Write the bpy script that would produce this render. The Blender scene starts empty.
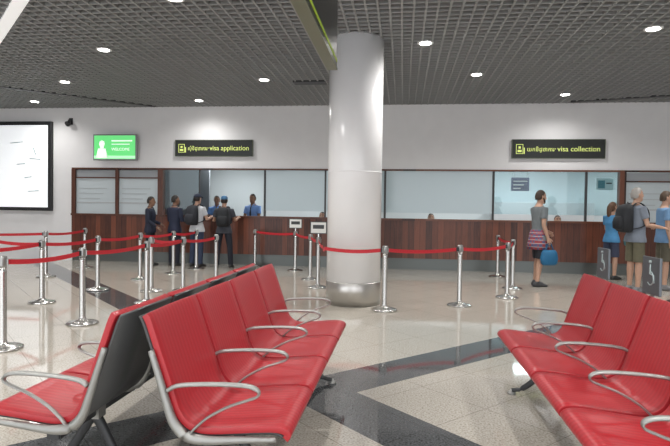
import bpy, bmesh, math, random
from mathutils import Vector, Matrix, Euler
random.seed(4)
scene=bpy.context.scene
col=scene.collection
scene.view_settings.view_transform='Standard'
V=Vector
WY=13.05; CH=3.93
# ------------------------------------------------------------ materials
MATS={}
def mat(name,color,rough=.5,metal=0.,emis=None,es=0.,spec=.5,coat=0.,noise=0.,nscale=20.,bump=0.):
    if name in MATS: return MATS[name]
    m=bpy.data.materials.new(name); m.use_nodes=True
    nt=m.node_tree; b=nt.nodes['Principled BSDF']
    c=(color[0],color[1],color[2],1)
    b.inputs['Base Color'].default_value=c
    b.inputs['Roughness'].default_value=rough; b.inputs['Metallic'].default_value=metal
    b.inputs['Specular IOR Level'].default_value=spec
    if coat: b.inputs['Coat Weight'].default_value=coat
    if emis:
        b.inputs['Emission Color'].default_value=(*emis,1); b.inputs['Emission Strength'].default_value=es
    if noise or bump:
        tc=nt.nodes.new('ShaderNodeTexCoord'); n=nt.nodes.new('ShaderNodeTexNoise')
        n.inputs['Scale'].default_value=nscale; n.inputs['Detail'].default_value=3
        nt.links.new(tc.outputs['Object'],n.inputs['Vector'])
        if noise:
            r=nt.nodes.new('ShaderNodeValToRGB')
            r.color_ramp.elements[0].position=.3; r.color_ramp.elements[1].position=.7
            r.color_ramp.elements[0].color=tuple(x*(1-noise) for x in color)+(1,)
            r.color_ramp.elements[1].color=tuple(min(1,x*(1+noise)) for x in color)+(1,)
            nt.links.new(n.outputs['Fac'],r.inputs['Fac']); nt.links.new(r.outputs['Color'],b.inputs['Base Color'])
        if bump:
            bp=nt.nodes.new('ShaderNodeBump'); bp.inputs['Strength'].default_value=bump; bp.inputs['Distance'].default_value=.01
            nt.links.new(n.outputs['Fac'],bp.inputs['Height']); nt.links.new(bp.outputs['Normal'],b.inputs['Normal'])
    MATS[name]=m; return m

STEEL=mat('brushed_steel',(.56,.55,.53),.25,1.)
ALU=mat('cast_aluminium',(.36,.36,.345),.48,.75)
BLACK=mat('black_plastic',(.015,.015,.017),.4)
DARK=mat('dark_grey_paint',(.04,.042,.045),.45)
SHELL=mat('grey_back_shell',(.085,.088,.09),.4,.2)
WALLM=mat('white_wall_paint',(.76,.755,.765),.7,noise=.02,nscale=3)
COLM=mat('white_column_paint',(.90,.89,.895),.22,noise=.01,nscale=4)
BELT=mat('red_belt_webbing',(.55,.018,.03),.6,noise=.1,nscale=60)
# floor
def floor_mat():
    m=bpy.data.materials.new('polished_granite_floor'); m.use_nodes=True
    nt=m.node_tree; N=nt.nodes; L=nt.links; b=N['Principled BSDF']
    tc=N.new('ShaderNodeTexCoord'); sep=N.new('ShaderNodeSeparateXYZ'); L.new(tc.outputs['Object'],sep.inputs[0])
    def M(op,a,bv=None,c=None):
        n=N.new('ShaderNodeMath'); n.operation=op
        for i,x in enumerate((a,bv,c)):
            if x is None: continue
            if isinstance(x,(int,float)): n.inputs[i].default_value=x
            else: L.new(x,n.inputs[i])
        return n.outputs[0]
    X,Y=sep.outputs[0],sep.outputs[1]
    s=M('ADD',X,Y); d=M('SUBTRACT',Y,X)
    s2=M('MULTIPLY',s,.70711); d2=M('MULTIPLY',d,.70711)
    bandA=M('LESS_THAN',M('ABSOLUTE',M('SUBTRACT',s2,3.45*.70711)),.24)
    bandB=M('LESS_THAN',M('ABSOLUTE',M('SUBTRACT',d2,4.78*.70711)),.24)
    band=M('MAXIMUM',bandA,bandB)
    def joint(v,off):
        f=M('FRACT',M('DIVIDE',M('ADD',v,off),.60)); return M('LESS_THAN',M('ABSOLUTE',M('SUBTRACT',f,.5)),.006)
    j=M('MAXIMUM',joint(s2,50-3.45*.70711+.24-.3),joint(d2,50-4.78*.70711+.24-.3))
    n1=N.new('ShaderNodeTexNoise'); n1.inputs['Scale'].default_value=75; n1.inputs['Detail'].default_value=4; L.new(tc.outputs['Object'],n1.inputs['Vector'])
    r=N.new('ShaderNodeValToRGB'); e=r.color_ramp.elements
    e[0].position=.3; e[0].color=(.25,.225,.195,1); e[1].position=.62; e[1].color=(.57,.53,.465,1)
    e2=e.new(.46); e2.color=(.46,.425,.37,1)
    L.new(n1.outputs['Fac'],r.inputs['Fac'])
    r2=N.new('ShaderNodeValToRGB'); e=r2.color_ramp.elements
    e[0].position=.35; e[0].color=(.05,.053,.056,1); e[1].position=.68; e[1].color=(.14,.145,.15,1)
    L.new(n1.outputs['Fac'],r2.inputs['Fac'])
    mx=N.new('ShaderNodeMix'); mx.data_type='RGBA'; L.new(band,mx.inputs[0]); L.new(r.outputs[0],mx.inputs[6]); L.new(r2.outputs[0],mx.inputs[7])
    mj=N.new('ShaderNodeMix'); mj.data_type='RGBA'; mj.blend_type='MULTIPLY'; L.new(M('MULTIPLY',j,.5),mj.inputs[0]); L.new(mx.outputs[2],mj.inputs[6]); mj.inputs[7].default_value=(.35,.33,.3,1)
    L.new(mj.outputs[2],b.inputs['Base Color'])
    b.inputs['Roughness'].default_value=.055; b.inputs['Specular IOR Level'].default_value=.8
    return m
FLOORM=floor_mat()
def wood_mat(name,c1,c2,w=.14,rough=.35):
    m=bpy.data.materials.new(name); m.use_nodes=True
    nt=m.node_tree; N=nt.nodes; L=nt.links; b=N['Principled BSDF']
    tc=N.new('ShaderNodeTexCoord'); sep=N.new('ShaderNodeSeparateXYZ'); L.new(tc.outputs['Object'],sep.inputs[0])
    dv=N.new('ShaderNodeMath'); dv.operation='DIVIDE'; L.new(sep.outputs[0],dv.inputs[0]); dv.inputs[1].default_value=w
    fl=N.new('ShaderNodeMath'); fl.operation='FLOOR'; L.new(dv.outputs[0],fl.inputs[0])
    wn=N.new('ShaderNodeTexWhiteNoise'); wn.noise_dimensions='1D'; L.new(fl.outputs[0],wn.inputs['W'])
    mp=N.new('ShaderNodeMapping'); mp.inputs['Scale'].default_value=(28,28,2.2); L.new(tc.outputs['Object'],mp.inputs[0])
    n=N.new('ShaderNodeTexNoise'); n.inputs['Scale'].default_value=1; n.inputs['Detail'].default_value=5; n.inputs['Distortion'].default_value=1.2; L.new(mp.outputs[0],n.inputs['Vector'])
    ad=N.new('ShaderNodeMath'); ad.operation='MULTIPLY_ADD'; L.new(wn.outputs['Value'],ad.inputs[0]); ad.inputs[1].default_value=.55; 
    ml=N.new('ShaderNodeMath'); ml.operation='MULTIPLY'; L.new(n.outputs['Fac'],ml.inputs[0]); ml.inputs[1].default_value=.6; L.new(ml.outputs[0],ad.inputs[2])
    r=N.new('ShaderNodeValToRGB'); r.color_ramp.elements[0].position=.2; r.color_ramp.elements[1].position=.9
    r.color_ramp.elements[0].color=(*c1,1); r.color_ramp.elements[1].color=(*c2,1); L.new(ad.outputs[0],r.inputs[0])
    fr=N.new('ShaderNodeMath'); fr.operation='FRACT'; L.new(dv.outputs[0],fr.inputs[0])
    lt=N.new('ShaderNodeMath'); lt.operation='LESS_THAN'; L.new(fr.outputs[0],lt.inputs[0]); lt.inputs[1].default_value=.06
    mx=N.new('ShaderNodeMix'); mx.data_type='RGBA'; mx.blend_type='MULTIPLY'; L.new(lt.outputs[0],mx.inputs[0]); L.new(r.outputs[0],mx.inputs[6]); mx.inputs[7].default_value=(.3,.3,.3,1)
    L.new(mx.outputs[2],b.inputs['Base Color']); b.inputs['Roughness'].default_value=rough
    return m
WOOD=wood_mat('reddish_wood_boards',(.040,.010,.005),(.20,.058,.028))
WOODF=wood_mat('wood_frame',(.06,.018,.009),(.20,.065,.03),w=5.)
PANE=mat('frosted_glass_pane',(.42,.52,.56),.1,spec=.7)
PANEL=mat('white_panel',(.52,.58,.61),.35)
CEILM=mat('open_cell_aluminium',(.29,.297,.295),.55,.0)
CEILD=mat('ceiling_void_black',(.012,.012,.013),.9)
GREENT=mat('sign_lettering_green',(.5,.58,.15),.5,emis=(.66,.74,.22),es=.6)
SIGNB=mat('sign_face_dark',(.016,.018,.016),.3)
LAMP=mat('downlight_lens',(1,1,1),.3,emis=(1,.97,.92),es=25)
def glass_mat():
    m=bpy.data.materials.new('clear_glass'); m.use_nodes=True
    nt=m.node_tree; N=nt.nodes; L=nt.links
    N.remove(N['Principled BSDF']); out=N['Material Output']
    t=N.new('ShaderNodeBsdfTransparent'); t.inputs[0].default_value=(.80,.90,.92,1)
    g=N.new('ShaderNodeBsdfGlossy'); g.inputs['Roughness'].default_value=.03
    f=N.new('ShaderNodeFresnel'); f.inputs['IOR'].default_value=1.5
    mx=N.new('ShaderNodeMixShader'); L.new(f.outputs[0],mx.inputs[0]); L.new(t.outputs[0],mx.inputs[1]); L.new(g.outputs[0],mx.inputs[2]); L.new(mx.outputs[0],out.inputs[0])
    return m
GLASS=glass_mat()
def red_mat():
    m=mat('red_seat_vinyl',(.50,.014,.022),.34,spec=.5)
    nt=m.node_tree; N=nt.nodes; L=nt.links; b=N['Principled BSDF']
    tc=N.new('ShaderNodeTexCoord'); w=N.new('ShaderNodeTexWave'); w.bands_direction='Y'; w.inputs['Scale'].default_value=9
    L.new(tc.outputs['Object'],w.inputs['Vector'])
    bp=N.new('ShaderNodeBump'); bp.inputs['Strength'].default_value=.10; bp.inputs['Distance'].default_value=.004
    L.new(w.outputs['Fac'],bp.inputs['Height']); L.new(bp.outputs[0],b.inputs['Normal'])
    r=N.new('ShaderNodeValToRGB'); r.color_ramp.elements[0].color=(.37,.014,.022,1); r.color_ramp.elements[1].color=(.43,.02,.028,1)
    L.new(w.outputs['Fac'],r.inputs[0]); L.new(r.outputs[0],b.inputs['Base Color'])
    return m
RED=red_mat()
# ------------------------------------------------------------ mesh helpers
def obj_from_bm(name,bm,m,parent=None,smooth=False,loc=(0,0,0)):
    me=bpy.data.meshes.new(name); bmesh.ops.recalc_face_normals(bm,faces=bm.faces); bm.to_mesh(me); bm.free()
    o=bpy.data.objects.new(name,me); col.objects.link(o)
    ms=m if isinstance(m,(list,tuple)) else [m]
    for x in ms: me.materials.append(x)
    if smooth:
        for p in me.polygons: p.use_smooth=True
    o.location=loc
    if parent: o.parent=parent
    return o
def empty(name,loc=(0,0,0),rz=0.):
    e=bpy.data.objects.new(name,None); e.empty_display_size=.2; col.objects.link(e); e.location=loc; e.rotation_euler=(0,0,rz); return e
def abox(bm,x0,x1,y0,y1,z0,z1,mi=0,rot=None):
    vs=[V((x,y,z)) for z in (z0,z1) for y in (y0,y1) for x in (x0,x1)]
    if rot is not None: vs=[rot@v for v in vs]
    b=[bm.verts.new(v) for v in vs]
    for f in ((0,2,3,1),(4,5,7,6),(0,1,5,4),(2,6,7,3),(0,4,6,2),(1,3,7,5)):
        fc=bm.faces.new([b[i] for i in f]); fc.material_index=mi
def box(name,x0,x1,y0,y1,z0,z1,m,parent=None,bev=0.,loc=(0,0,0)):
    bm=bmesh.new(); abox(bm,x0,x1,y0,y1,z0,z1)
    if bev: bmesh.ops.bevel(bm,geom=bm.edges[:],offset=bev,segments=2,affect='EDGES',profile=.6)
    return obj_from_bm(name,bm,m,parent,loc=loc)
def lathe(bm,prof,seg=24,c=(0,0,0),mi=0):
    rings=[]
    for r,z in prof:
        rings.append([bm.verts.new((c[0]+r*math.cos(2*math.pi*i/seg),c[1]+r*math.sin(2*math.pi*i/seg),c[2]+z)) for i in range(seg)])
    for a,b in zip(rings,rings[1:]):
        for i in range(seg):
            f=bm.faces.new((a[i],a[(i+1)%seg],b[(i+1)%seg],b[i])); f.smooth=True; f.material_index=mi
    for rg in (rings[0],rings[-1]):
        f=bm.faces.new(rg); f.material_index=mi
def loft(bm,rings,seg=12,mi=0,smooth=True,power=1.):
    R=[]
    for c,a,b in rings:
        vs=[]
        for i in range(seg):
            t=2*math.pi*i/seg; ct,st=math.cos(t),math.sin(t)
            if power!=1.: ct=math.copysign(abs(ct)**power,ct); st=math.copysign(abs(st)**power,st)
            vs.append(bm.verts.new(c+a*ct+b*st))
        R.append(vs)
    for p,q in zip(R,R[1:]):
        for i in range(seg):
            f=bm.faces.new((p[i],p[(i+1)%seg],q[(i+1)%seg],q[i])); f.smooth=smooth; f.material_index=mi
    for rg in (R[0],R[-1]):
        f=bm.faces.new(rg); f.material_index=mi
def tube(bm,pts,rad,seg=8,mi=0,flat=1.,ref=None):
    pts=[V(p) for p in pts]; n=len(pts)
    if not isinstance(rad,(list,tuple)): rad=[rad]*n
    rings=[]; 
    for i in range(n):
        t=(pts[min(i+1,n-1)]-pts[max(i-1,0)]).normalized()
        rf=V(ref) if ref is not None else (V((1,0,0)) if abs(t.x)<.9 else V((0,1,0)))
        a=(rf-t*rf.dot(t)).normalized(); b=t.cross(a)
        rings.append((pts[i],a*rad[i],b*rad[i]*flat))
    loft(bm,rings,seg,mi)
def arcpts(pts,sub=6):
    P=[V(p) for p in pts]; out=[]
    for i in range(len(P)-1):
        p0=P[max(i-1,0)];p1=P[i];p2=P[i+1];p3=P[min(i+2,len(P)-1)]
        for k in range(sub):
            t=k/sub
            out.append(.5*((2*p1)+(p2-p0)*t+(2*p0-5*p1+4*p2-p3)*t*t+(3*p1-p0-3*p2+p3)*t**3))
    out.append(P[-1]); return out
def text(name,s,size,loc,m,parent=None,rot=(math.pi/2,0,0),width=None):
    c=bpy.data.curves.new(name,'FONT'); c.body=s; c.size=size; c.extrude=.002
    o=bpy.data.objects.new(name,c); col.objects.link(o); o.location=loc; o.rotation_euler=rot; c.materials.append(m)
    if width:
        bpy.context.view_layer.update(); w=o.dimensions.x
        if w>0: o.scale=(width/w,)*2+(1,)
    if parent: o.parent=parent
    return o
# ------------------------------------------------------------ room
X0,X1,Y0=-14.,9.,-5.
BY=16.6
box('floor',X0,X1,Y0,BY,-.1,0,FLOORM)
bm=bmesh.new(); abox(bm,X0,X1,Y0,BY,CH+.09,CH+.19,1)
g=.15; w=.013
x=X0
while x<X1:
    abox(bm,x-w,x+w,Y0,WY+.02,CH,CH+.05); x+=g
y=Y0
while y<WY:
    abox(bm,X0,X1,y-w,y+w,CH+.001,CH+.049); y+=g
obj_from_bm('ceiling',bm,[CEILM,CEILD])
OX0,OX1=-8.50,8.6; OZ=2.40
box('wall_north',X0,X1,WY,WY+.2,OZ,CH+.05,WALLM)
box('wall_north_return',X0,OX0,WY,WY+.2,0,OZ,WALLM)
box('wall_north_end',OX1,X1,WY,WY+.2,0,OZ,WALLM)
box('wall_office_rear',X0,X1,BY,BY+.1,0,CH,mat('office_wall',(.50,.56,.58),.8))
box('wall_west',X0-.1,X0,Y0,BY,0,CH+.19,WALLM)
box('wall_east',X1,X1+.1,Y0,BY,0,CH+.19,WALLM)
box('office_ceiling_panel',X0,X1,WY+.2,BY,2.9,2.95,mat('office_ceiling',(.7,.7,.7),.8))
CT=1.22
bm=bmesh.new()
abox(bm,OX0,OX1,WY-.02,WY+.12,.27,CT-.05,0)
abox(bm,OX0,OX1,WY+.02,WY+.12,0,.27,1)
abox(bm,OX0,OX1,WY-.06,WY+.22,CT-.05,CT,2)
obj_from_bm('service_counter',bm,[WOOD,mat('counter_kick_plate',(.12,.13,.125),.3,.6),WOODF])
bm=bmesh.new()
abox(bm,OX0,OX1,WY+.23,WY+.75,.72,.76,0)
x=OX0
while x<OX1:
    abox(bm,x,x+.03,WY+.25,WY+.74,0,.72,0); x+=1.7
obj_from_bm('staff_desk',bm,[WOODF])
fr=empty('counter_window_frame',(0,WY,0))
def fb(n,x0,x1,z0,z1,m,y0=.02,y1=.10): return box(n,x0,x1,y0,y1,z0,z1,m,fr)
fb('header_rail',OX0,OX1,2.36,2.398,WOODF,-.02,.12)
for i,(a,b) in enumerate([(-8.50,-8.40),(-7.30,-7.22),(-6.16,-6.02),(4.90,5.04),(6.10,6.2)]):
    fb('wood_post_%d'%i,a,b,CT,2.36,WOODF,-.03,.12)
for i,(a,b) in enumerate([(-5.10,-5.07),(-3.42,-3.37),(-1.90,-1.86),(-.45,-.40),(2.09,2.14),(4.17,4.22)]):
    fb('mullion_%d'%i,a,b,CT,2.36,DARK,.03,.08)
for k,(a,b) in enumerate([(-8.40,-7.30),(-7.22,-6.16),(5.04,6.10)]):
    fb('upper_panel_%d'%k,a,b,2.16,2.34,mat('panel_grey',(.32,.34,.36),.4),.03,.06)
    fb('panel_rail_%d'%k,a,b,2.13,2.16,WOODF,0,.08)
    fb('notice_panel_%d'%k,a,b,1.52,2.13,PANEL,.03,.06)
    fb('notice_rail_%d'%k,a,b,1.49,1.52,mat('notice_edge',(.42,.44,.46),.5),.02,.06)
    fb('lower_panel_%d'%k,a,b,CT,1.49,PANEL,.03,.06)
    for r in range(3):
        fb('notice_text_%d_%d'%(k,r),a+.08,a+.85-.1*r,1.86-.13*r,1.88-.13*r,mat('faint_print',(.42,.46,.48),.6),.022,.031)
for i,(a,b) in enumerate([(-3.37,-1.90),(-1.86,-.45),(-.40,2.09)]):
    fb('frosted_pane_%d'%i,a,b,1.36,2.36,PANE,.045,.06)
for i,(a,b) in enumerate([(-6.02,-5.10),(2.14,4.17),(4.22,4.90)]):
    fb('clear_pane_%d'%i,a,b,1.36,2.36,GLASS,.05,.056)
o=empty('office_direction_sign',(2.95,14.2,2.12)); box('board',-.22,.22,-.02,.02,-.17,.17,mat('blue_sign',(.01,.03,.16),.4),o)
for r in range(3): box('line_%d'%r,-.17,.17-.08*r,-.025,-.02,.06-.09*r,.09-.09*r,mat('white_print',(.8,.8,.8),.5),o)
box('rod_1',-.18,-.17,-.01,.01,.17,.78,STEEL,o); box('rod_2',.17,.18,-.01,.01,.17,.78,STEEL,o)
o=empty('office_notice_poster',(4.62,WY+.10,2.09)); box('sheet',-.19,.19,-.01,.01,-.14,.13,mat('poster_white',(.75,.8,.78),.5),o)
box('photo',-.15,0,-.014,-.01,-.1,.08,mat('poster_teal',(.1,.3,.35),.5),o); box('heading',.03,.15,-.014,-.01,.0,.03,DARK,o)
box('office_cabinet',2.6,5.4,BY-.5,BY-.02,0,1.7,mat('cabinet_grey',(.42,.44,.45),.5),None,.01)
box('office_partition',-6.9,-5.5,14.9,14.98,0,2.88,mat('partition_dark',(.16,.18,.2),.6))
for i,xx in enumerate([-2.6,.25,3.2]):
    o=empty('desktop_monitor',(xx,WY+.5,.76)); box('stand_base',-.12,.12,-.08,.08,0.001,.012,BLACK,o); box('stand_neck',-.02,.02,.0,.02,.01,.2,BLACK,o)
    box('screen_housing',-.26,.26,-.02,.012,.12,.44,BLACK,o,.004); box('screen_glow',-.24,.24,.012,.014,.14,.42,mat('monitor_screen',(.2,.3,.4),.3,emis=(.5,.65,.8),es=.8),o)
# ------------------------------------------------------------ column
o=empty('round_column',(-.72,8.12,0))
bm=bmesh.new(); lathe(bm,[(.405,.34),(.405,CH+.08)],64); obj_from_bm('shaft',bm,COLM,o)
bm=bmesh.new(); lathe(bm,[(.40,0),(.412,.0),(.412,.335),(.405,.345),(.40,.345)],64); obj_from_bm('steel_kick_band',bm,mat('steel_band',(.55,.53,.50),.3,.9),o)
bm=bmesh.new(); lathe(bm,[(.41,1.955),(.411,1.96),(.411,1.965),(.405,1.97)],64); obj_from_bm('paint_joint',bm,COLM,o)
# ------------------------------------------------------------ downlights
DL=[(-4.83,8.25),(-6.88,10.31),(-8.93,12.2),(-4.81,12.3),(-2.74,10.4),(-2.78,6.3),(.30,8.3),(1.31,10.25),(3.40,12.1),(3.35,7.9),(-.75,4.2),(-4.8,4.2),(3.3,4.0),(-6.9,6.2),(5.4,10.2),(-2.8,2.2),(1.3,2.0),(5.4,6.0),(-6.9,2.0),(-.7,0),(-4.8,0),(3.3,0),(-11,10.3),(-11,6.2),(7.4,8.2),(1.3,-2),(-2.8,-2)]
for i,(x,y) in enumerate(DL):
    o=empty('ceiling_downlight',(x,y,CH-.004))
    bm=bmesh.new(); lathe(bm,[(.075,.02),(.085,.004),(.115,-.004),(.12,0),(.12,.02)],28); obj_from_bm('trim_ring',bm,mat('lamp_trim',(.8,.8,.8),.4),o)
    bm=bmesh.new(); lathe(bm,[(.001,-.001),(.08,-.001),(.08,.004)],24); obj_from_bm('lens',bm,LAMP,o)
    l=bpy.data.lights.new('downlight_spot','SPOT'); l.energy=140 if y>11.5 else 240; l.spot_size=2.7; l.spot_blend=1.; l.shadow_soft_size=.12; l.color=(1,.98,.95)
    lo=bpy.data.objects.new('spot',l); col.objects.link(lo); lo.parent=o; lo.location=(0,0,-.03)
for i,(x,y) in enumerate([(-5.2,15),(-2.6,15),(1.2,15),(3.4,15),(6,15)]):
    o=empty('office_light_panel',(x,y,2.89)); box('diffuser',-.3,.3,-.3,.3,-.02,0,mat('diffuser',(1,1,1),.5,emis=(1,1,1),es=6),o)
    l=bpy.data.lights.new('panel','AREA'); l.energy=45; l.size=.6; lo=bpy.data.objects.new('area',l); col.objects.link(lo); lo.parent=o; lo.location=(0,0,-.03)
def diag(name,p,q,wd,m,z0,z1):
    p=V(p);q=V(q); d=(q-p); L=d.length; a=math.atan2(d.y,d.x)
    o=box(name,0,L,-wd/2,wd/2,z0,z1,m); o.location=(p.x,p.y,0); o.rotation_euler=(0,0,a)
diag('ceiling_slot_diffuser',(-8.9,10.35),(-6.2,12.95),.13,BLACK,CH-.01,CH+.03)
diag('ceiling_slot_diffuser',(3.75,12.9),(5.9,12.25),.13,BLACK,CH-.01,CH+.03)
diag('ceiling_light_strip',(-4.0,5.5),(-7.2,8.55),.16,mat('strip_white',(.85,.85,.85),.5,emis=(1,1,1),es=.4),CH-.012,CH+.03)
diag('ceiling_air_diffuser',(-2.2,10.69),(-1.55,10.69),.25,DARK,CH-.012,CH+.03)
# ------------------------------------------------------------ signs
def direction_sign(loc,w,h,parts):
    o=empty('overhead_visa_sign',loc)
    box('housing',0,w,-.06,0,0,h,SIGNB,o,.006)
    bm=bmesh.new()
    for (a,b,c,d) in [(0,w,0,.010),(0,w,h-.010,h),(0,.010,0,h),(w-.010,w,0,h)]: abox(bm,a,b,-.064,-.058,c,d)
    obj_from_bm('border',bm,mat('sign_border',(.10,.12,.06),.4),o)
    bm=bmesh.new(); s=h/.43
    abox(bm,.09,.102,-.066,-.06,.10*s,.32*s); abox(bm,.09,.25,-.066,-.06,.308*s,.32*s); abox(bm,.238,.25,-.066,-.06,.10*s,.32*s); abox(bm,.09,.25,-.066,-.06,.10*s,.112*s)
    abox(bm,.145,.195,-.066,-.06,.22*s,.27*s); abox(bm,.125,.215,-.066,-.06,.14*s,.19*s); abox(bm,.26,.285,-.066,-.06,.10*s,.24*s)
    obj_from_bm('pictogram',bm,GREENT,o)
    for i,(s_,x,sz,wd) in enumerate(parts): text('lettering_%d'%i,s_,sz,(x,-.064,h*.37),GREENT,o,width=wd)
direction_sign((-5.69,WY,2.69),2.0,.41,[('សុំទិដ្ឋាការ',.33,.2,.50),('·',.85,.16,None),('visa application',.90,.16,1.0)])
direction_sign((2.50,WY,2.66),2.06,.44,[('យកទិដ្ឋាការ',.33,.2,.60),('·',.95,.16,None),('visa collection',1.01,.16,.93)])
o=empty('hanging_direction_sign',(-.57,4.27,2.52))
box('panel',-.035,.035,-2.4,0,0,.62,SIGNB,o,.004)
box('green_edge_stripe',.034,.038,-2.38,-.01,.045,.070,mat('sign_green',(.32,.45,.03),.5,emis=(.4,.55,.05),es=.12),o)
box('bottom_trim',-.04,.04,-2.4,.0,-.012,.0,mat('sign_trim',(.16,.19,.12),.4),o)
for yy in (-2.1,-.3): box('hanger_rod',-.01,.01,yy-.01,yy+.01,.6,CH-2.52,STEEL,o)
# ------------------------------------------------------------ wall display (left)
o=empty('wall_map_display',(-9.86,WY,1.27))
box('bezel',-1.42,.84,-.10,0,0,2.31,BLACK,o,.01)
box('screen',-1.32,.75,-.105,-.098,.09,2.21,mat('map_screen',(.80,.82,.84),.3,emis=(.90,.93,.96),es=.55),o)
bm=bmesh.new()
for p,q in [((.25,1.35),(.55,1.33)),((.35,1.62),(.42,1.45)),((-.3,1.75),(.05,1.78)),((.1,.85),(.3,.88)),((-.1,1.2),(.12,1.22)),((.2,.5),(.5,.52))]:
    tube(bm,[(p[0],-.106,p[1]),(q[0],-.106,q[1])],.010,6)
obj_from_bm('map_lines',bm,mat('map_lines',(.35,.45,.45),.5),o)
# ------------------------------------------------------------ green tv
o=empty('wall_television',(-7.82,WY,2.57))
box('bracket',.45,.7,-.1,0,.2,.5,BLACK,o)
box('housing',0,1.16,-.17,-.10,0,.66,mat('tv_bezel',(.28,.28,.29),.35,.3),o,.008)
box('screen',.03,1.13,-.174,-.168,.04,.63,mat('tv_green',(.05,.35,.08),.3,emis=(.14,.62,.20),es=1.0),o)
WH=mat('tv_white',(.8,.8,.8),.4,emis=(.8,.95,.8),es=.8)
bm=bmesh.new(); lathe(bm,[(.001,-.09),(.06,-.05),(.075,0),(.06,.06),(.001,.085)],16,(0,0,0))
for v in bm.verts: v.co=V((v.co.x+.24,-.176+v.co.y*.03,v.co.z+.42))
tube(bm,[(.24,-.176,.36),(.24,-.176,.30)],.05,10,flat=.05,ref=(1,0,0)); tube(bm,[(.24,-.176,.30),(.24,-.176,.06)],[.10,.16],10,flat=.03,ref=(1,0,0))
obj_from_bm('presenter_graphic',bm,WH,o)
box('caption_bar_1',.50,1.05,-.177,-.173,.48,.51,WH,o); box('caption_bar_2',.50,.98,-.177,-.173,.40,.42,WH,o); box('caption_bar_3',.03,1.13,-.177,-.173,.05,.12,mat('tv_pale',(.4,.8,.5),.4,emis=(.45,.85,.5),es=.8),o)
text('caption','WELCOME',.10,(.5,-.178,.25),WH,o)
o=empty('security_camera',(-8.53,WY,3.55))
box('wall_plate',-.05,.05,-.02,0,-.05,.12,BLACK,o,.005)
bm=bmesh.new(); tube(bm,[(0,-.01,.05),(0,-.1,.06),(0,-.13,.0)],.018,10); lathe(bm,[(.03,.03),(.07,.01),(.075,-.03),(.065,-.06),(.035,-.095),(.002,-.105)],20,(0,-.14,-.01)); obj_from_bm('dome',bm,BLACK,o)
# ------------------------------------------------------------ stanchions
PH=.91
def stanchion(x,y,to=None,sign=False,via=None):
    o=empty('retractable_belt_stanchion',(x,y,0))
    bm=bmesh.new(); lathe(bm,[(.175,0),(.18,.008),(.18,.018),(.165,.028),(.10,.04),(.05,.055),(.038,.07),(.036,.09),(.034,PH-.16),(.034,PH-.10)],32)
    obj_from_bm('post_and_base',bm,STEEL,o)
    bm=bmesh.new(); lathe(bm,[(.034,PH-.11),(.040,PH-.10),(.040,PH-.015),(.036,PH-.003),(.02,PH),(.001,PH)],24)
    for a in range(4):
        r=Matrix.Rotation(a*math.pi/2+.4,4,'Z'); abox(bm,-.012,.012,.036,.048,PH-.095,PH-.03,0,r)
    obj_from_bm('belt_head',bm,mat('head_metal',(.35,.35,.34),.35,.8),o)
    if to:
        pts=[V((0,0,0))]+[V((p[0]-x,p[1]-y,0)) for p in (via or [])]+[V((to[0]-x,to[1]-y,0))]
        bm=bmesh.new()
        d=(pts[1]-pts[0]).normalized(); pts[0]=pts[0]+d*.045; d=(pts[-2]-pts[-1]).normalized(); pts[-1]=pts[-1]+d*.045
        prev=None
        for p,q in zip(pts,pts[1:]):
            n=8
            for k in range(n+1):
                if k==0 and prev: continue
                t=k/n; c=p.lerp(q,t); sag=-.03*4*t*(1-t)
                a=bm.verts.new((c.x,c.y,PH-.038+sag)); b=bm.verts.new((c.x,c.y,PH-.088+sag))
                if prev: bm.faces.new((prev[0],a,b,prev[1]))
                prev=(a,b)
        ob=obj_from_bm('belt',bm,BELT,o); md=ob.modifiers.new('thick','SOLIDIFY'); md.thickness=.003
        c=pts[-1]; 
        box('belt_clip',c.x-.02,c.x+.02,c.y-.02,c.y+.02,PH-.095,PH-.032,BLACK,o,.004)
    if sign:
        box('sign_frame',-.15,.15,-.012,.012,PH+.06,PH+.28,DARK,o,.005); box('sign_sheet',-.135,.135,-.016,-.012,PH+.075,PH+.265,mat('paper',(.75,.76,.74),.6),o)
        box('sign_stem',-.01,.01,-.01,.01,PH-.01,PH+.07,STEEL,o); box('sign_print',-.10,.10,-.018,-.016,PH+.15,PH+.22,DARK,o)
ST=[(-3.84,4.79),(-3.76,5.98),(-3.68,7.45),(-3.64,8.67),(-3.45,9.75)]
for i,p in enumerate(ST): stanchion(*p,to=ST[i+1] if i<4 else None)
stanchion(-5.6,3.9,to=(-3.84,4.79))
SB=[(-5.2,5.6),(-5.13,7.17),(-5.05,8.47),(-4.98,9.81),(-4.78,10.87),(-4.66,11.85)]
for i,p in enumerate(SB): stanchion(*p,to=SB[i+1] if i<5 else None)
stanchion(-4.12,8.5,to=(-3.64,8.67))
SC=[(-9.6,9.4),(-6.94,9.81),(-7.14,11.45)]
for i,p in enumerate(SC): stanchion(*p,to=SC[i+1] if i<2 else None)
stanchion(-8.9,7.3,to=(-6.6,7.9)); stanchion(-6.6,7.9,to=(-5.13,7.17))
SD=[(-3.52,12.7),(-2.40,12.05),(-1.80,10.58),(-1.48,9.53)]
for i,p in enumerate(SD): stanchion(*p,to=SD[i+1] if i<3 else (-.23,7.58),sign=(i==1 or i==3),via=None if i<3 else [(-1.17,7.95),(-1.10,7.66)])
SE=[(-.23,7.58),(.86,8.17),(1.72,9.10),(2.02,10.19),(2.06,12.01)]
for i,p in enumerate(SE): stanchion(*p,to=SE[i+1] if i<4 else None)
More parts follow.
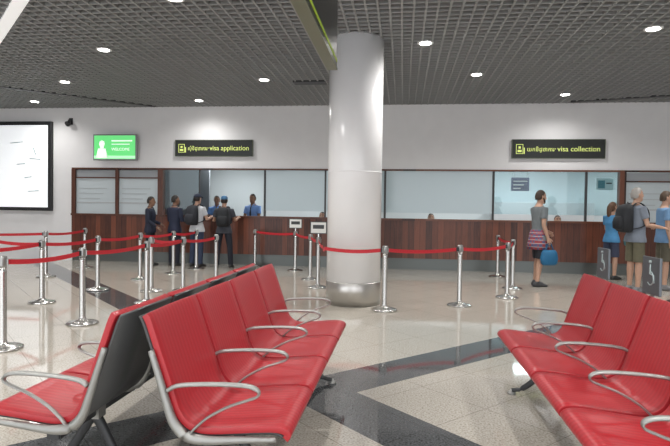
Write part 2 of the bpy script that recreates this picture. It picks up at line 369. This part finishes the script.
# ------------------------------------------------------------ seating
PROF=[(0.012,.392),(0.0,.41),(0.02,.428),(.07,.434),(.18,.425),(.30,.412),(.38,.408),(.44,.420),(.485,.455),(.515,.51),(.545,.60),(.58,.70),(.615,.80),(.645,.885),(.662,.915)]
SW=.59
def seat_row(name,xf,ya,n,sx,legs,panels=()):
    o=empty(name,(xf,ya,0))
    D=lambda d,z,y: V((-sx*d,y,z))
    for i in range(n):
        y0=i*SW+.014; y1=(i+1)*SW-.014
        bm=bmesh.new(); P=arcpts([(d,z,0) for d,z in PROF],3); cols=[]
        nseg=8
        for p in P:
            rowv=[]
            for k in range(nseg+1):
                t=k/nseg; dish=.012*(1-(2*t-1)**2) if .05<p.x else 0
                back=p.x>.5
                rowv.append(bm.verts.new(D(p.x+(dish if back else 0),p.y-(0 if back else dish),y0+(y1-y0)*t)))
            cols.append(rowv)
        for a,b in zip(cols,cols[1:]):
            for k in range(nseg): 
                f=bm.faces.new((a[k],a[k+1],b[k+1],b[k])); f.smooth=True
        ob=obj_from_bm('seat_pad_%d'%i,bm,RED,o,True)
        md=ob.modifiers.new('s','SOLIDIFY'); md.thickness=.028; md.offset=0
        bv=ob.modifiers.new('b','BEVEL'); bv.width=.008; bv.segments=2; bv.limit_method='ANGLE'; bv.angle_limit=math.radians(50)
        bm=bmesh.new(); prev=None
        for p in P[4:]:
            nrm=V((.02,-.022)) if p.x<.46 else V((.030,-.008))
            a=bm.verts.new(D(p.x+nrm.x,p.y+nrm.y,y0+.01)); b=bm.verts.new(D(p.x+nrm.x,p.y+nrm.y,y1-.01))
            if prev: bm.faces.new((prev[0],a,b,prev[1])).smooth=True
            prev=(a,b)
        ob=obj_from_bm('back_shell_%d'%i,bm,SHELL,o,True); md=ob.modifiers.new('s','SOLIDIFY'); md.thickness=.012; md.offset=0
    for j in range(n+1):
        y=j*SW
        bm=bmesh.new()
        pts=arcpts([(.05,.395,0),(.20,.385,0),(.36,.372,0),(.455,.385,0),(.515,.44,0),(.55,.53,0),(.585,.64,0),(.625,.76,0)],4)
        tube(bm,[D(p.x,p.y,y) for p in pts],[.012+.012*min(1,i/10) if i<14 else .024-.010*(i-14)/(len(pts)-15) for i in range(len(pts))],8,flat=1.0)
        obj_from_bm('side_frame_%d'%j,bm,ALU,o,True)
        bm=bmesh.new()
        pts=arcpts([(.545,.585,0),(.50,.608,0),(.40,.620,0),(.26,.626,0),(.17,.622,0),(.13,.604,0),(.135,.580,0),(.18,.560,0),(.26,.530,0),(.35,.48,0),(.41,.43,0),(.44,.395,0)],5)
        rad=[.018 if i<22 else max(.0115,.018-.001*(i-22)) for i in range(len(pts))]
        tube(bm,[D(p.x,p.y,y) for p in pts],rad,10,flat=.55,ref=(0,1,0))
        obj_from_bm('armrest_%d'%j,bm,ALU,o,True)
    bm=bmesh.new(); abox(bm,-.035,.035,.02,n*SW-.02,.315,.375); 
    for v in bm.verts: v.co.x+=-sx*.36
    bmesh.ops.bevel(bm,geom=bm.edges[:],offset=.006,segments=2,affect='EDGES')
    obj_from_bm('support_beam',bm,DARK,o)
    for k,ly in enumerate(legs):
        bm=bmesh.new()
        pts=arcpts([D(.06,.03,ly),D(.14,.045,ly),D(.24,.13,ly),D(.33,.27,ly),D(.36,.32,ly)],4); tube(bm,pts,[.018+.014*i/len(pts) for i in range(len(pts))],8,flat=.8)
        pts=arcpts([D(.64,.03,ly),D(.57,.045,ly),D(.48,.13,ly),D(.40,.27,ly),D(.36,.32,ly)],4); tube(bm,pts,[.018+.014*i/len(pts) for i in range(len(pts))],8,flat=.8)
        obj_from_bm('leg_%d'%k,bm,DARK,o,True)
        bm=bmesh.new()
        for dd in (.06,.64):
            lathe(bm,[(.032,0),(.034,.006),(.03,.016),(.012,.022),(.012,.035)],16,tuple(D(dd,0,ly)))
        abox(bm,-.05,.05,ly-.035,ly+.035,.30,.385)
        for v in bm.verts:
            if v.co.z>.29: v.co.x+=-sx*.36
        obj_from_bm('leg_foot_%d'%k,bm,ALU,o)
    for k,py in enumerate(panels):
        cx=-sx*.665
        box('priority_sign_plate_%d'%k,cx-.008,cx+.008,py-.11,py+.11,.93,1.15,mat('grey_plate',(.12,.135,.15),.4,.5),o,.004)
        box('priority_sign_post_%d'%k,cx+.004,cx+.012,py-.02,py+.02,.80,.95,ALU,o)
        bm=bmesh.new(); xx=cx+sx*.0095
        tube(bm,[(xx,py-.0,1.13),(xx,py,1.115)],.011,8); tube(bm,[(xx,py,1.11),(xx,py+.005,1.05),(xx,py-.04,1.045),(xx,py-.05,1.0)],.005,6)
        tube(bm,[(xx,py+.04*math.cos(t),1.025+.04*math.sin(t)) for t in [math.pi*(.6+.13*q) for q in range(10)]],.004,6)
        obj_from_bm('priority_pictogram_%d'%k,bm,mat('plate_print',(.35,.42,.42),.5),o)
    return o
seat_row('airport_bench_seating',-.48,2.28,4,1,[.35,2.02])
seat_row('airport_bench_seating',-1.95,2.28,4,-1,[.35,2.02])
seat_row('airport_bench_seating',.80,2.18,4,-1,[.35,2.10],panels=(1.20,1.97))
# ------------------------------------------------------------ people
SKINS={'tan':(.42,.24,.16),'fair':(.50,.30,.215),'brown':(.22,.115,.07)}
def skinm(k): return mat('skin_'+k,SKINS[k],.5,noise=.05,nscale=30)
def remesh(o,vox=.014,it=4):
    m=o.modifiers.new('remesh','REMESH'); m.mode='VOXEL'; m.voxel_size=vox; m.use_smooth_shade=True
    s=o.modifiers.new('smooth','SMOOTH'); s.iterations=it; s.factor=.5
def hand(bm,w,f,n,s,grip=.35):
    rings=[]
    for t,wd,th in [(-.02,.024,.020),(.0,.026,.019),(.03,.036,.016),(.06,.042,.015),(.088,.040,.012)]:
        rings.append((w+f*t,s*wd,n*th))
    loft(bm,rings,12)
    for i,(off,L) in enumerate([(.031,.070),(.011,.078),(-.010,.073),(-.030,.058)]):
        p=w+f*.082+s*off; d=f.copy(); pts=[p-f*.012,p]; a=grip*.8
        for k,fr_ in enumerate((.42,.32,.26)):
            d=(Matrix.Rotation(a*(1+.15*i),3,(f.cross(n)).normalized())@d)
            pts.append(pts[-1]+d*L*fr_); a=grip
        tube(bm,pts,[.0085,.009,.0085,.0078,.0062],8,ref=tuple(s))
    p=w+f*.022+s*.026; d=(f*.62+s*.75+n*.25).normalized()
    tube(bm,[p-d*.01,p,p+d*.035,p+d*.035+(d+f*.5).normalized()*.03,p+d*.035+(d+f*.9).normalized()*.05],[.012,.0125,.0105,.0095,.007],8,ref=tuple(n))
def person(name,loc,heading,height=1.75,skin='tan',shirt=(.1,.1,.2),pants=(.05,.05,.06),shorts=False,sleeve='short',
           hair=(.02,.015,.012),hairlen='short',cap=None,armL=None,armR=None,legL=None,legR=None,headyaw=0.,headpitch=0.,lean=0.,
           backpack=None,shoe=(.03,.03,.03),female=False,plaid=False,bag=None,collar=False,beard=False,tie=None,belly=0.,bald=False):
    s=height/1.75
    o=empty(name,loc,heading); o.scale=(s,s,s)
    SK=skinm(skin)
    legs=[]
    legL=legL or ((-.05,.0,-1),(.0,-.03,-1)); legR=legR or ((.05,.0,-1),(.0,-.03,-1))
    tmp=[]
    for sx,(a,b) in ((-1,legL),(1,legR)):
        h=V((sx*.088,0,0)); k=h+V(a).normalized()*.425; an=k+V(b).normalized()*.415; tmp.append((h,k,an,sx))
    mn=min(t[2].z for t in tmp); hz=.085-mn
    for h,k,an,sx in tmp:
        up=V((0,0,hz)); legs.append((h+up,k+up,an+up,sx))
    HZ=hz
    RL=Matrix.Rotation(-lean,3,'X')
    def U(x,y,z):
        v=V((x,y,z-.925)); v=RL@v; return v+V((0,0,HZ))
    def torso(bm,inf,z0=.84,z1=1.50,seg=20,flare=0.):
        data=[(.84,.150,.108,0),(.90,.158,.115,0),(.97,.150,.112,0),(1.06,.136+belly*.3,.104+belly,belly*.5),(1.16,.142+belly*.3,.108+belly,belly*.5),(1.27,.160,.114+belly*.3,.005),(1.35,.172,.112,0),(1.41,.168,.098,-.01),(1.45,.125,.078,-.015),(1.485,.068,.062,-.012),(1.53,.055,.056,.0)]
        if female: data=[(z,a*(.90 if z>1.0 else 1.02),b*(.92 if z>1.3 or z<1.2 else 1.08),y) for z,a,b,y in data]
        rings=[]
        for z,a,b,y in data:
            if z0<=z<=z1:
                e=inf+(flare*1.6 if z<.87 else flare if z<.93 else flare*.45 if z<1. else 0)
                rings.append((U(0,y,z),(RL@V((1,0,0)))*(a+e),(RL@V((0,1,0)))*(b+e*.6+inf*.4)))
        loft(bm,rings,seg)
    shx=.178 if not female else .158
    arms=[]
    armL=armL or ((-.16,.02,-1),(-.04,.22,-1)); armR=armR or ((.16,.02,-1),(.04,.22,-1))
    for sx,(a,b) in ((-1,armL),(1,armR)):
        S=U(sx*shx,-.008,1.405); E=S+V(a).normalized()*.285; W=E+V(b).normalized()*.25; arms.append((S,E,W,sx))
    bm=bmesh.new(); torso(bm,-.006,.84,1.54)
    for S,E,W,sx in arms:
        m1=S.lerp(E,.4); m2=E.lerp(W,.3)
        tube(bm,[S+V((-sx*.05,0,.01)),S,m1,E,m2,W,W+(W-E).normalized()*.02],[.045,.052,.045,.037,.039,.026,.024],12)
    for h,k,an,sx in legs:
        tube(bm,[h+V((0,0,.03)),h.lerp(k,.15),h.lerp(k,.6),k,k.lerp(an,.3),k.lerp(an,.75),an],[.08,.084,.066,.051,.056,.040,.036],14)
    hp=U(0,.012,1.535); HR=Matrix.Rotation(headyaw,3,'Z')@Matrix.Rotation(-lean*.5-headpitch,3,'X')
    HC=hp+HR@V((0,.008,.095))
    def H(x,y,z): return HC+HR@V((x,y,z))
    tube(bm,[U(0,-.01,1.44),hp,H(0,-.012,-.03)],[.060,.054,.054],14)
    rings=[]
    for z,a,b,y in [(-.118,.022,.022,.052),(-.108,.038,.040,.042),(-.085,.052,.062,.024),(-.055,.062,.078,.010),(-.02,.070,.088,.002),(.02,.074,.093,-.002),(.055,.072,.092,-.004),(.085,.060,.078,-.006),(.105,.040,.054,-.008),(.116,.014,.02,-.008)]:
        rings.append((H(0,y,z),(HR@V((1,0,0)))*a,(HR@V((0,1,0)))*b))
    loft(bm,rings,24)
    tube(bm,[H(0,.086,.018),H(0,.104,-.014),H(0,.108,-.030),H(0,.088,-.040)],[.008,.012,.016,.010],8)
    tube(bm,[H(0,.082,-.062),H(0,.088,-.068)],[.02,.018],8,ref=(1,0,0),flat=.5)
    for sx in (-1,1): tube(bm,[H(sx*.068,-.012,.022),H(sx*.080,-.016,.012),H(sx*.078,-.012,-.018),H(sx*.068,-.006,-.034)],[.010,.014,.012,.007],8)
    ob=obj_from_bm('body',bm,SK,o,True); remesh(ob,.011,3)
    bm=bmesh.new()
    for sx in (-1,1):
        r=.009
        lathe(bm,[(.001,-r*.6),(r*.9,-r*.3),(r,0),(r*.9,r*.3),(.001,r*.6)],10,tuple(H(sx*.031,.080,.006)),0)
        tube(bm,[H(sx*.016,.087,.027),H(sx*.032,.083,.031),H(sx*.046,.073,.027)],.004,6,1)
    tube(bm,[H(-.024,.078,-.064),H(0,.089,-.063),H(.024,.078,-.064)],[.003,.006,.003],6,2)
    obj_from_bm('eyes_brows_mouth',bm,[mat('eye_dark',(.02,.015,.012),.2),mat('hair_%0.2f_%0.2f'%(hair[0],hair[2]),hair,.6),mat('lips',(.28,.09,.08),.5)],o,True)
    HM=mat('hair_%0.2f_%0.2f'%(hair[0],hair[2]),hair,.75,bump=.6,nscale=60)
    if not bald:
        bm=bmesh.new(); bmesh.ops.create_uvsphere(bm,u_segments=32,v_segments=26,radius=1)
        dl=[]
        for v in bm.verts:
            x,y,z=v.co
            t=max(0,min(1,(y+.35)/.95)); t=t*t*(3-2*t)
            low=-.55 if hairlen=='short' else -.9
            lim=low+(.50-low)*t
            if z<lim: dl.append(v)
        bmesh.ops.delete(bm,geom=dl,context='VERTS')
        for v in bm.verts:
            x,y,z=v.co; k=1.0+.025*math.sin(9*x+5*z)*math.cos(7*y)
            v.co=H(x*.079*k,y*.098*k-.006,z*.122*k+.002)
        ob=obj_from_bm('hair',bm,HM,o,True); md=ob.modifiers.new('s','SOLIDIFY'); md.thickness=.010; md.offset=-.3
        if hairlen=='long':
            bm=bmesh.new(); tube(bm,arcpts([H(0,-.07,.06),H(0,-.10,-.02),H(0,-.115,-.10),H(0,-.11,-.20),H(0,-.10,-.26)],3),[.05,.055,.06,.062,.06,.058,.055,.055,.05,.045,.035,.02,.01],12,flat=.7,ref=(1,0,0)); obj_from_bm('ponytail',bm,HM,o,True)
    if beard:
        bm=bmesh.new(); tube(bm,[H(-.066,.012,-.02),H(-.056,.040,-.075),H(0,.070,-.102),H(.056,.040,-.075),H(.066,.012,-.02)],[.010,.018,.026,.018,.010],10); obj_from_bm('beard',bm,HM,o,True)
    if cap:
        bm=bmesh.new(); rings=[]
        for z,k in [(.035,1.0),(.06,1.0),(.09,.9),(.112,.7),(.126,.4),(.130,.08)]:
            rings.append((H(0,-.004,z),(HR@V((1,0,0)))*.084*k,(HR@V((0,1,0)))*.104*k))
        loft(bm,rings,24); rings=[]
        for y,a,z in [(.07,.072,.045),(.11,.068,.044),(.145,.055,.038),(.17,.03,.030)]:
            rings.append((H(0,y,z),(HR@V((1,0,0)))*a,(HR@V((0,0,1)))*.006))
        loft(bm,rings,12); obj_from_bm('cap',bm,mat('cap_%0.2f_%0.2f'%(cap[0],cap[2]),cap,.7),o,True)
    bm=bmesh.new(); torso(bm,.014,.84 if not tie else .90,1.46,flare=.026)
    for S,E,W,sx in arms:
        if sleeve=='none':
            tube(bm,[S+V((-sx*.08,0,.0)),S+V((-sx*.01,0,.005))],[.05,.058],12); continue
        end=.62 if sleeve=='short' else 1.
        if sleeve=='short': tube(bm,[S+V((-sx*.07,0,.01)),S,S.lerp(E,.35),S.lerp(E,end)],[.055,.064,.062,.060],14)
        else: tube(bm,[S+V((-sx*.07,0,.01)),S,S.lerp(E,.5),E,E.lerp(W,.5),E.lerp(W,.93)],[.055,.064,.056,.050,.045,.036],14)
    SM=mat('shirt_%0.2f_%0.2f_%0.2f'%shirt,shirt,.8,noise=.08,nscale=12,bump=.3)
    ob=obj_from_bm('shirt',bm,SM,o,True); remesh(ob,.012,3)
    if collar:
        bm=bmesh.new()
        for sx in (-1,1): tube(bm,[U(0,-.07,1.49),U(sx*.06,-.02,1.495),U(sx*.045,.06,1.47),U(sx*.03,.085,1.44)],[.014,.014,.014,.008],8,flat=.5)
        obj_from_bm('collar',bm,SM,o,True)
    if tie:
        bm=bmesh.new(); tube(bm,[U(0,.075,1.45),U(0,.115,1.38),U(0,.132,1.25),U(0,.128,1.10)],[.016,.018,.028,.02],8,flat=.3,ref=(1,0,0)); obj_from_bm('tie',bm,mat('tie',tie,.6),o,True)
    bm=bmesh.new(); torso(bm,.0,.84,.98)
    for h,k,an,sx in legs:
        if shorts: tube(bm,[h+V((0,0,.0)),h.lerp(k,.2),h.lerp(k,.6),h.lerp(k,.98)],[.080,.092,.090,.088],16)
        else: tube(bm,[h+V((0,0,.0)),h.lerp(k,.2),h.lerp(k,.6),k,k.lerp(an,.35),k.lerp(an,.8),k.lerp(an,1.04)],[.080,.092,.080,.068,.066,.060,.062],16)
    ob=obj_from_bm('shorts' if shorts else 'trousers',bm,mat('cloth_%0.2f_%0.2f_%0.2f'%pants,pants,.8,noise=.1,nscale=14,bump=.3),o,True); remesh(ob,.012,3)
    bm=bmesh.new()
    for h,k,an,sx in legs:
        c=V((an.x,an.y,an.z-.085)); X=V((1,0,0)); Z=V((0,0,1)); out=V((sx*.15,1,0)).normalized()
        rings=[(c+out*t+Z*hh,X*wd,Z*hh) for t,wd,hh in [(-.075,.020,.025),(-.06,.034,.042),(-.01,.040,.052),(.05,.042,.045),(.11,.046,.032),(.16,.040,.026),(.185,.018,.018)]]
        loft(bm,rings,14); tube(bm,[c+Z*.05,c+Z*.10],[.042,.042],12)
    obj_from_bm('shoes',bm,mat('shoe_%0.2f'%shoe[0],shoe,.6),o,True)
    bm=bmesh.new()
    for S,E,W,sx in arms:
        f=(W-E).normalized(); n=V((-sx,0,0)); 
        if abs(f.dot(n))>.8: n=V((0,0,-1))
        if f.y>.75: n=V((-sx*.4,0,-1))
        n=(n-f*n.dot(f)).normalized(); sd=V((0,1,0)) if abs(f.y)<.75 else V((-sx,0,.6)); sd=(sd-f*sd.dot(f)-n*sd.dot(n)).normalized()
        hand(bm,W,f,n,sd,.35)
    obj_from_bm('hands',bm,SK,o,True)
    if backpack:
        BM=mat('pack_%0.2f_%0.2f'%(backpack[0],backpack[2]),backpack,.7,noise=.15,nscale=9,bump=.4)
        bm=bmesh.new(); R1=RL@V((1,0,0)); F=RL@V((0,1,0))
        rings=[(U(0,-.21+dy,z),R1*a,F*b) for z,a,b,dy in [(1.0,.10,.06,.03),(1.03,.145,.095,.01),(1.12,.155,.11,0),(1.25,.155,.11,0),(1.38,.145,.10,.01),(1.45,.12,.08,.03),(1.475,.06,.04,.05)]]
        loft(bm,rings,20,power=.65)
        rings=[(U(0,-.315+dy,z),R1*a,F*b) for z,a,b,dy in [(1.04,.08,.02,.03),(1.07,.115,.045,0),(1.17,.12,.05,0),(1.25,.11,.04,.01),(1.28,.06,.015,.03)]]
        loft(bm,rings,16,power=.65); obj_from_bm('backpack',bm,BM,o,True)
        bm=bmesh.new()
        for sx in (-1,1): tube(bm,arcpts([U(sx*.08,-.13,1.42),U(sx*.09,-.06,1.49),U(sx*.11,.03,1.475),U(sx*.125,.115,1.38),U(sx*.13,.135,1.28),U(sx*.155,.10,1.16),U(sx*.16,-.02,1.09),U(sx*.14,-.14,1.06)],3),.026,8,flat=.3,ref=(1,0,0))
        tube(bm,[U(-.03,-.15,1.47),U(0,-.15,1.51),U(.03,-.15,1.47)],.007,6)
        obj_from_bm('backpack_straps',bm,BM,o,True)
    if plaid:
        PM=MATS['plaid']
        bm=bmesh.new()
        rings=[(U(0,y,z),V((a,0,0)),V((0,b,0))) for z,a,b,y in [(1.03,.168,.13,0),(.99,.178,.148,-.005),(.90,.192,.158,-.01),(.78,.208,.168,-.02),(.68,.212,.172,-.03)]]
        loft(bm,rings,28)
        for sx in (-1,1): tube(bm,arcpts([U(0,.14,1.01),U(sx*.03,.165,.93),U(sx*.05,.165,.80),U(sx*.06,.15,.66)],3),[.03,.03,.028,.028,.03,.032,.034,.034,.034,.03],8,flat=.5)
        obj_from_bm('checked_shirt_tied_at_waist',bm,PM,o,True)
    if bag:
        S,E,W,sx=arms[1] if bag[0]=='R' else arms[0]
        f=(W-E).normalized(); g0=W+f*.085; BC=mat('bag_%0.2f_%0.2f'%(bag[1][0],bag[1][2]),bag[1],.6,noise=.1,nscale=8,bump=.4)
        bm=bmesh.new(); top=g0+V((0,0,-.13))
        rings=[(top+V((0,0,-z)),V((0,a,0)),V((b,0,0))) for z,a,b in [(0,.12,.02),(.05,.15,.05),(.15,.165,.07),(.24,.15,.06),(.27,.12,.04)]]
        loft(bm,rings,18,power=.7)
        for q in (-1,1): tube(bm,arcpts([top+V((.015*q,-.08,-.01)),g0+V((.006*q,-.02,-.005)),g0+V((.006*q,.02,-.005)),top+V((.015*q,.08,-.01))],4),.006,6)
        obj_from_bm('handbag',bm,BC,o,True)
    return o
def plaid_mat():
    m=bpy.data.materials.new('red_blue_check'); m.use_nodes=True; nt=m.node_tree; N=nt.nodes; L=nt.links; b=N['Principled BSDF']
    tc=N.new('ShaderNodeTexCoord'); c=N.new('ShaderNodeTexChecker'); c.inputs['Scale'].default_value=18; c.inputs[1].default_value=(.32,.05,.06,1); c.inputs[2].default_value=(.09,.10,.20,1)
    L.new(tc.outputs['Object'],c.inputs[0]); w=N.new('ShaderNodeTexWave'); w.bands_direction='Z'; w.inputs['Scale'].default_value=5; L.new(tc.outputs['Object'],w.inputs[0])
    mx=N.new('ShaderNodeMix'); mx.data_type='RGBA'; mf=N.new('ShaderNodeMath'); mf.operation='GREATER_THAN'; mf.inputs[1].default_value=.93; L.new(w.outputs['Fac'],mf.inputs[0]); L.new(mf.outputs[0],mx.inputs[0])
    L.new(c.outputs[0],mx.inputs[6]); mx.inputs[7].default_value=(.45,.40,.38,1); L.new(mx.outputs[2],b.inputs['Base Color']); b.inputs['Roughness'].default_value=.85
    MATS['plaid']=m
plaid_mat()
NAVY=(.012,.016,.035)
R_=math.radians
person('uniformed_officer',(-6.02,12.35,0),R_(-80),1.66,'brown',NAVY,(.012,.014,.024),sleeve='long',collar=True,armR=((.15,.1,-1),(-.1,.7,-.5)),armL=((-.15,.1,-1),(.3,.8,-.3)))
person('uniformed_officer',(-5.45,12.45,0),R_(-25),1.70,'brown',(.02,.026,.055),(.014,.016,.028),sleeve='long',collar=True,armR=((.2,.15,-1),(.0,.9,.1)),armL=((-.15,.1,-1),(.2,.8,.0)),headyaw=R_(-25))
person('traveller_with_cap',(-4.86,12.38,0),R_(-15),1.74,'fair',(.62,.64,.68),(.03,.045,.09),backpack=(.02,.022,.03),cap=(.02,.03,.06),armR=((.2,.3,-1),(-.1,1,.25)),armL=((-.2,.2,-1),(.1,1,.2)),legL=((-.1,.05,-1),(-.02,-.08,-1)))
person('traveller_with_backpack',(-4.18,12.34,0),R_(10),1.70,'tan',(.05,.055,.07),(.015,.015,.02),backpack=(.012,.014,.018),cap=(.06,.17,.32),armR=((.3,.35,-1),(.2,1,.3)),armL=((-.3,.25,-1),(-.1,1,.1)),legL=((-.14,0,-1),(-.05,0,-1)),legR=((.14,0,-1),(.05,0,-1)),belly=.01)
person('counter_officer',(-3.98,14.1,0),R_(165),1.80,'brown',(.16,.30,.62),NAVY,collar=True,tie=(.01,.015,.04),armL=((-.15,.25,-1),(.3,.9,-.1)),armR=((.15,.25,-1),(-.3,.9,-.1)))
person('counter_officer',(-4.98,14.1,0),R_(190),1.74,'brown',(.14,.30,.66),NAVY,collar=True,tie=(.01,.015,.04),armL=((-.15,.25,-1),(.3,.9,-.1)),armR=((.15,.25,-1),(-.3,.9,-.1)))
def office_chair(x,y,rz):
    o=empty('office_swivel_chair',(x,y,0),rz)
    bm=bmesh.new()
    for k in range(5):
        a=k*2*math.pi/5; tube(bm,[(0,0,.09),(.27*math.cos(a),.27*math.sin(a),.06)],[.022,.014],8); lathe(bm,[(.01,0),(.024,.012),(.024,.04),(.01,.055)],12,(.27*math.cos(a),.27*math.sin(a),0))
    tube(bm,[(0,0,.08),(0,0,.38)],.025,10); tube(bm,[(0,-.15,.38),(0,-.26,.44),(0,-.27,.62)],.02,8); obj_from_bm('base',bm,BLACK,o,True)
    box('seat',-.23,.23,-.22,.24,.36,.42,DARK,o,.025); box('backrest',-.21,.21,-.30,-.245,.60,1.05,DARK,o,.025)
SIT=((-.12,1,-.03),(0,.05,-1)); SIT2=((.12,1,-.03),(0,.05,-1))
for x,y in ((-2.15,14.45),(.75,14.45),(3.95,14.45)):
    office_chair(x,y,math.pi)
    p=person('seated_clerk',(x,y+.0,0),math.pi,1.76,'tan',(.5,.55,.6),NAVY,legL=SIT,legR=SIT2,armL=((-.15,.4,-1),(.2,1,.0)),armR=((.15,.4,-1),(-.2,1,.0)),headpitch=-.15)
person('traveller_with_checked_shirt',(2.60,10.73,0),R_(-72),1.84,'fair',(.15,.17,.18),(.02,.022,.03),shorts=True,sleeve='short',plaid=True,hair=(.04,.022,.014),beard=True,
       armR=((.12,-.12,-1),(.05,.35,-1)),armL=((-.1,.25,-1),(.1,.9,-.55)),bag=('R',(.01,.12,.26)),legL=((-.05,.12,-1),(0,-.1,-1)),legR=((.05,-.08,-1),(0,-.12,-1)),shoe=(.05,.05,.055))
person('traveller_woman',(4.45,12.2,0),R_(-60),1.66,'fair',(.07,.25,.48),(.04,.05,.09),female=True,hair=(.10,.05,.025),hairlen='long',armR=((.1,.25,-1),(-.1,1,.1)),armL=((-.1,.2,-1),(.1,1,.1)),bag=('R',(.10,.30,.34)),shorts=True)
person('traveller_with_backpack',(4.17,10.31,0),R_(-78),1.88,'fair',(.20,.23,.28),(.12,.11,.07),shorts=True,backpack=(.014,.014,.016),hair=(.35,.33,.31),armR=((.12,.25,-1),(0,1,-.15)),armL=((-.12,.25,-1),(.1,1,-.1)),belly=.015,shoe=(.2,.2,.21),headpitch=-.1)
person('traveller_in_blue_shirt',(4.85,10.75,0),R_(-95),1.84,'fair',(.16,.30,.50),(.12,.11,.08),shorts=True,hair=(.08,.05,.03),armR=((.12,-.05,-1),(.05,.2,-1)),belly=.02,shoe=(.2,.2,.21))
# ------------------------------------------------------------ world + camera
w=bpy.data.worlds.new('hall_ambient'); scene.world=w; w.use_nodes=True
w.node_tree.nodes['Background'].inputs[0].default_value=(.93,.96,1,1); w.node_tree.nodes['Background'].inputs[1].default_value=2.7
cam=bpy.data.cameras.new('camera'); co=bpy.data.objects.new('camera',cam); col.objects.link(co); scene.camera=co
cam.sensor_width=36; cam.lens=540/670*36; cam.clip_start=.05
Rm=(Matrix.Rotation(R_(7.1),4,'Z')@Matrix.Rotation(math.pi/2-math.atan(13/540),4,'X')@Matrix.Rotation(.0145,4,'Z'))
co.matrix_world=Matrix.Translation((0,0,1.4))@Rm
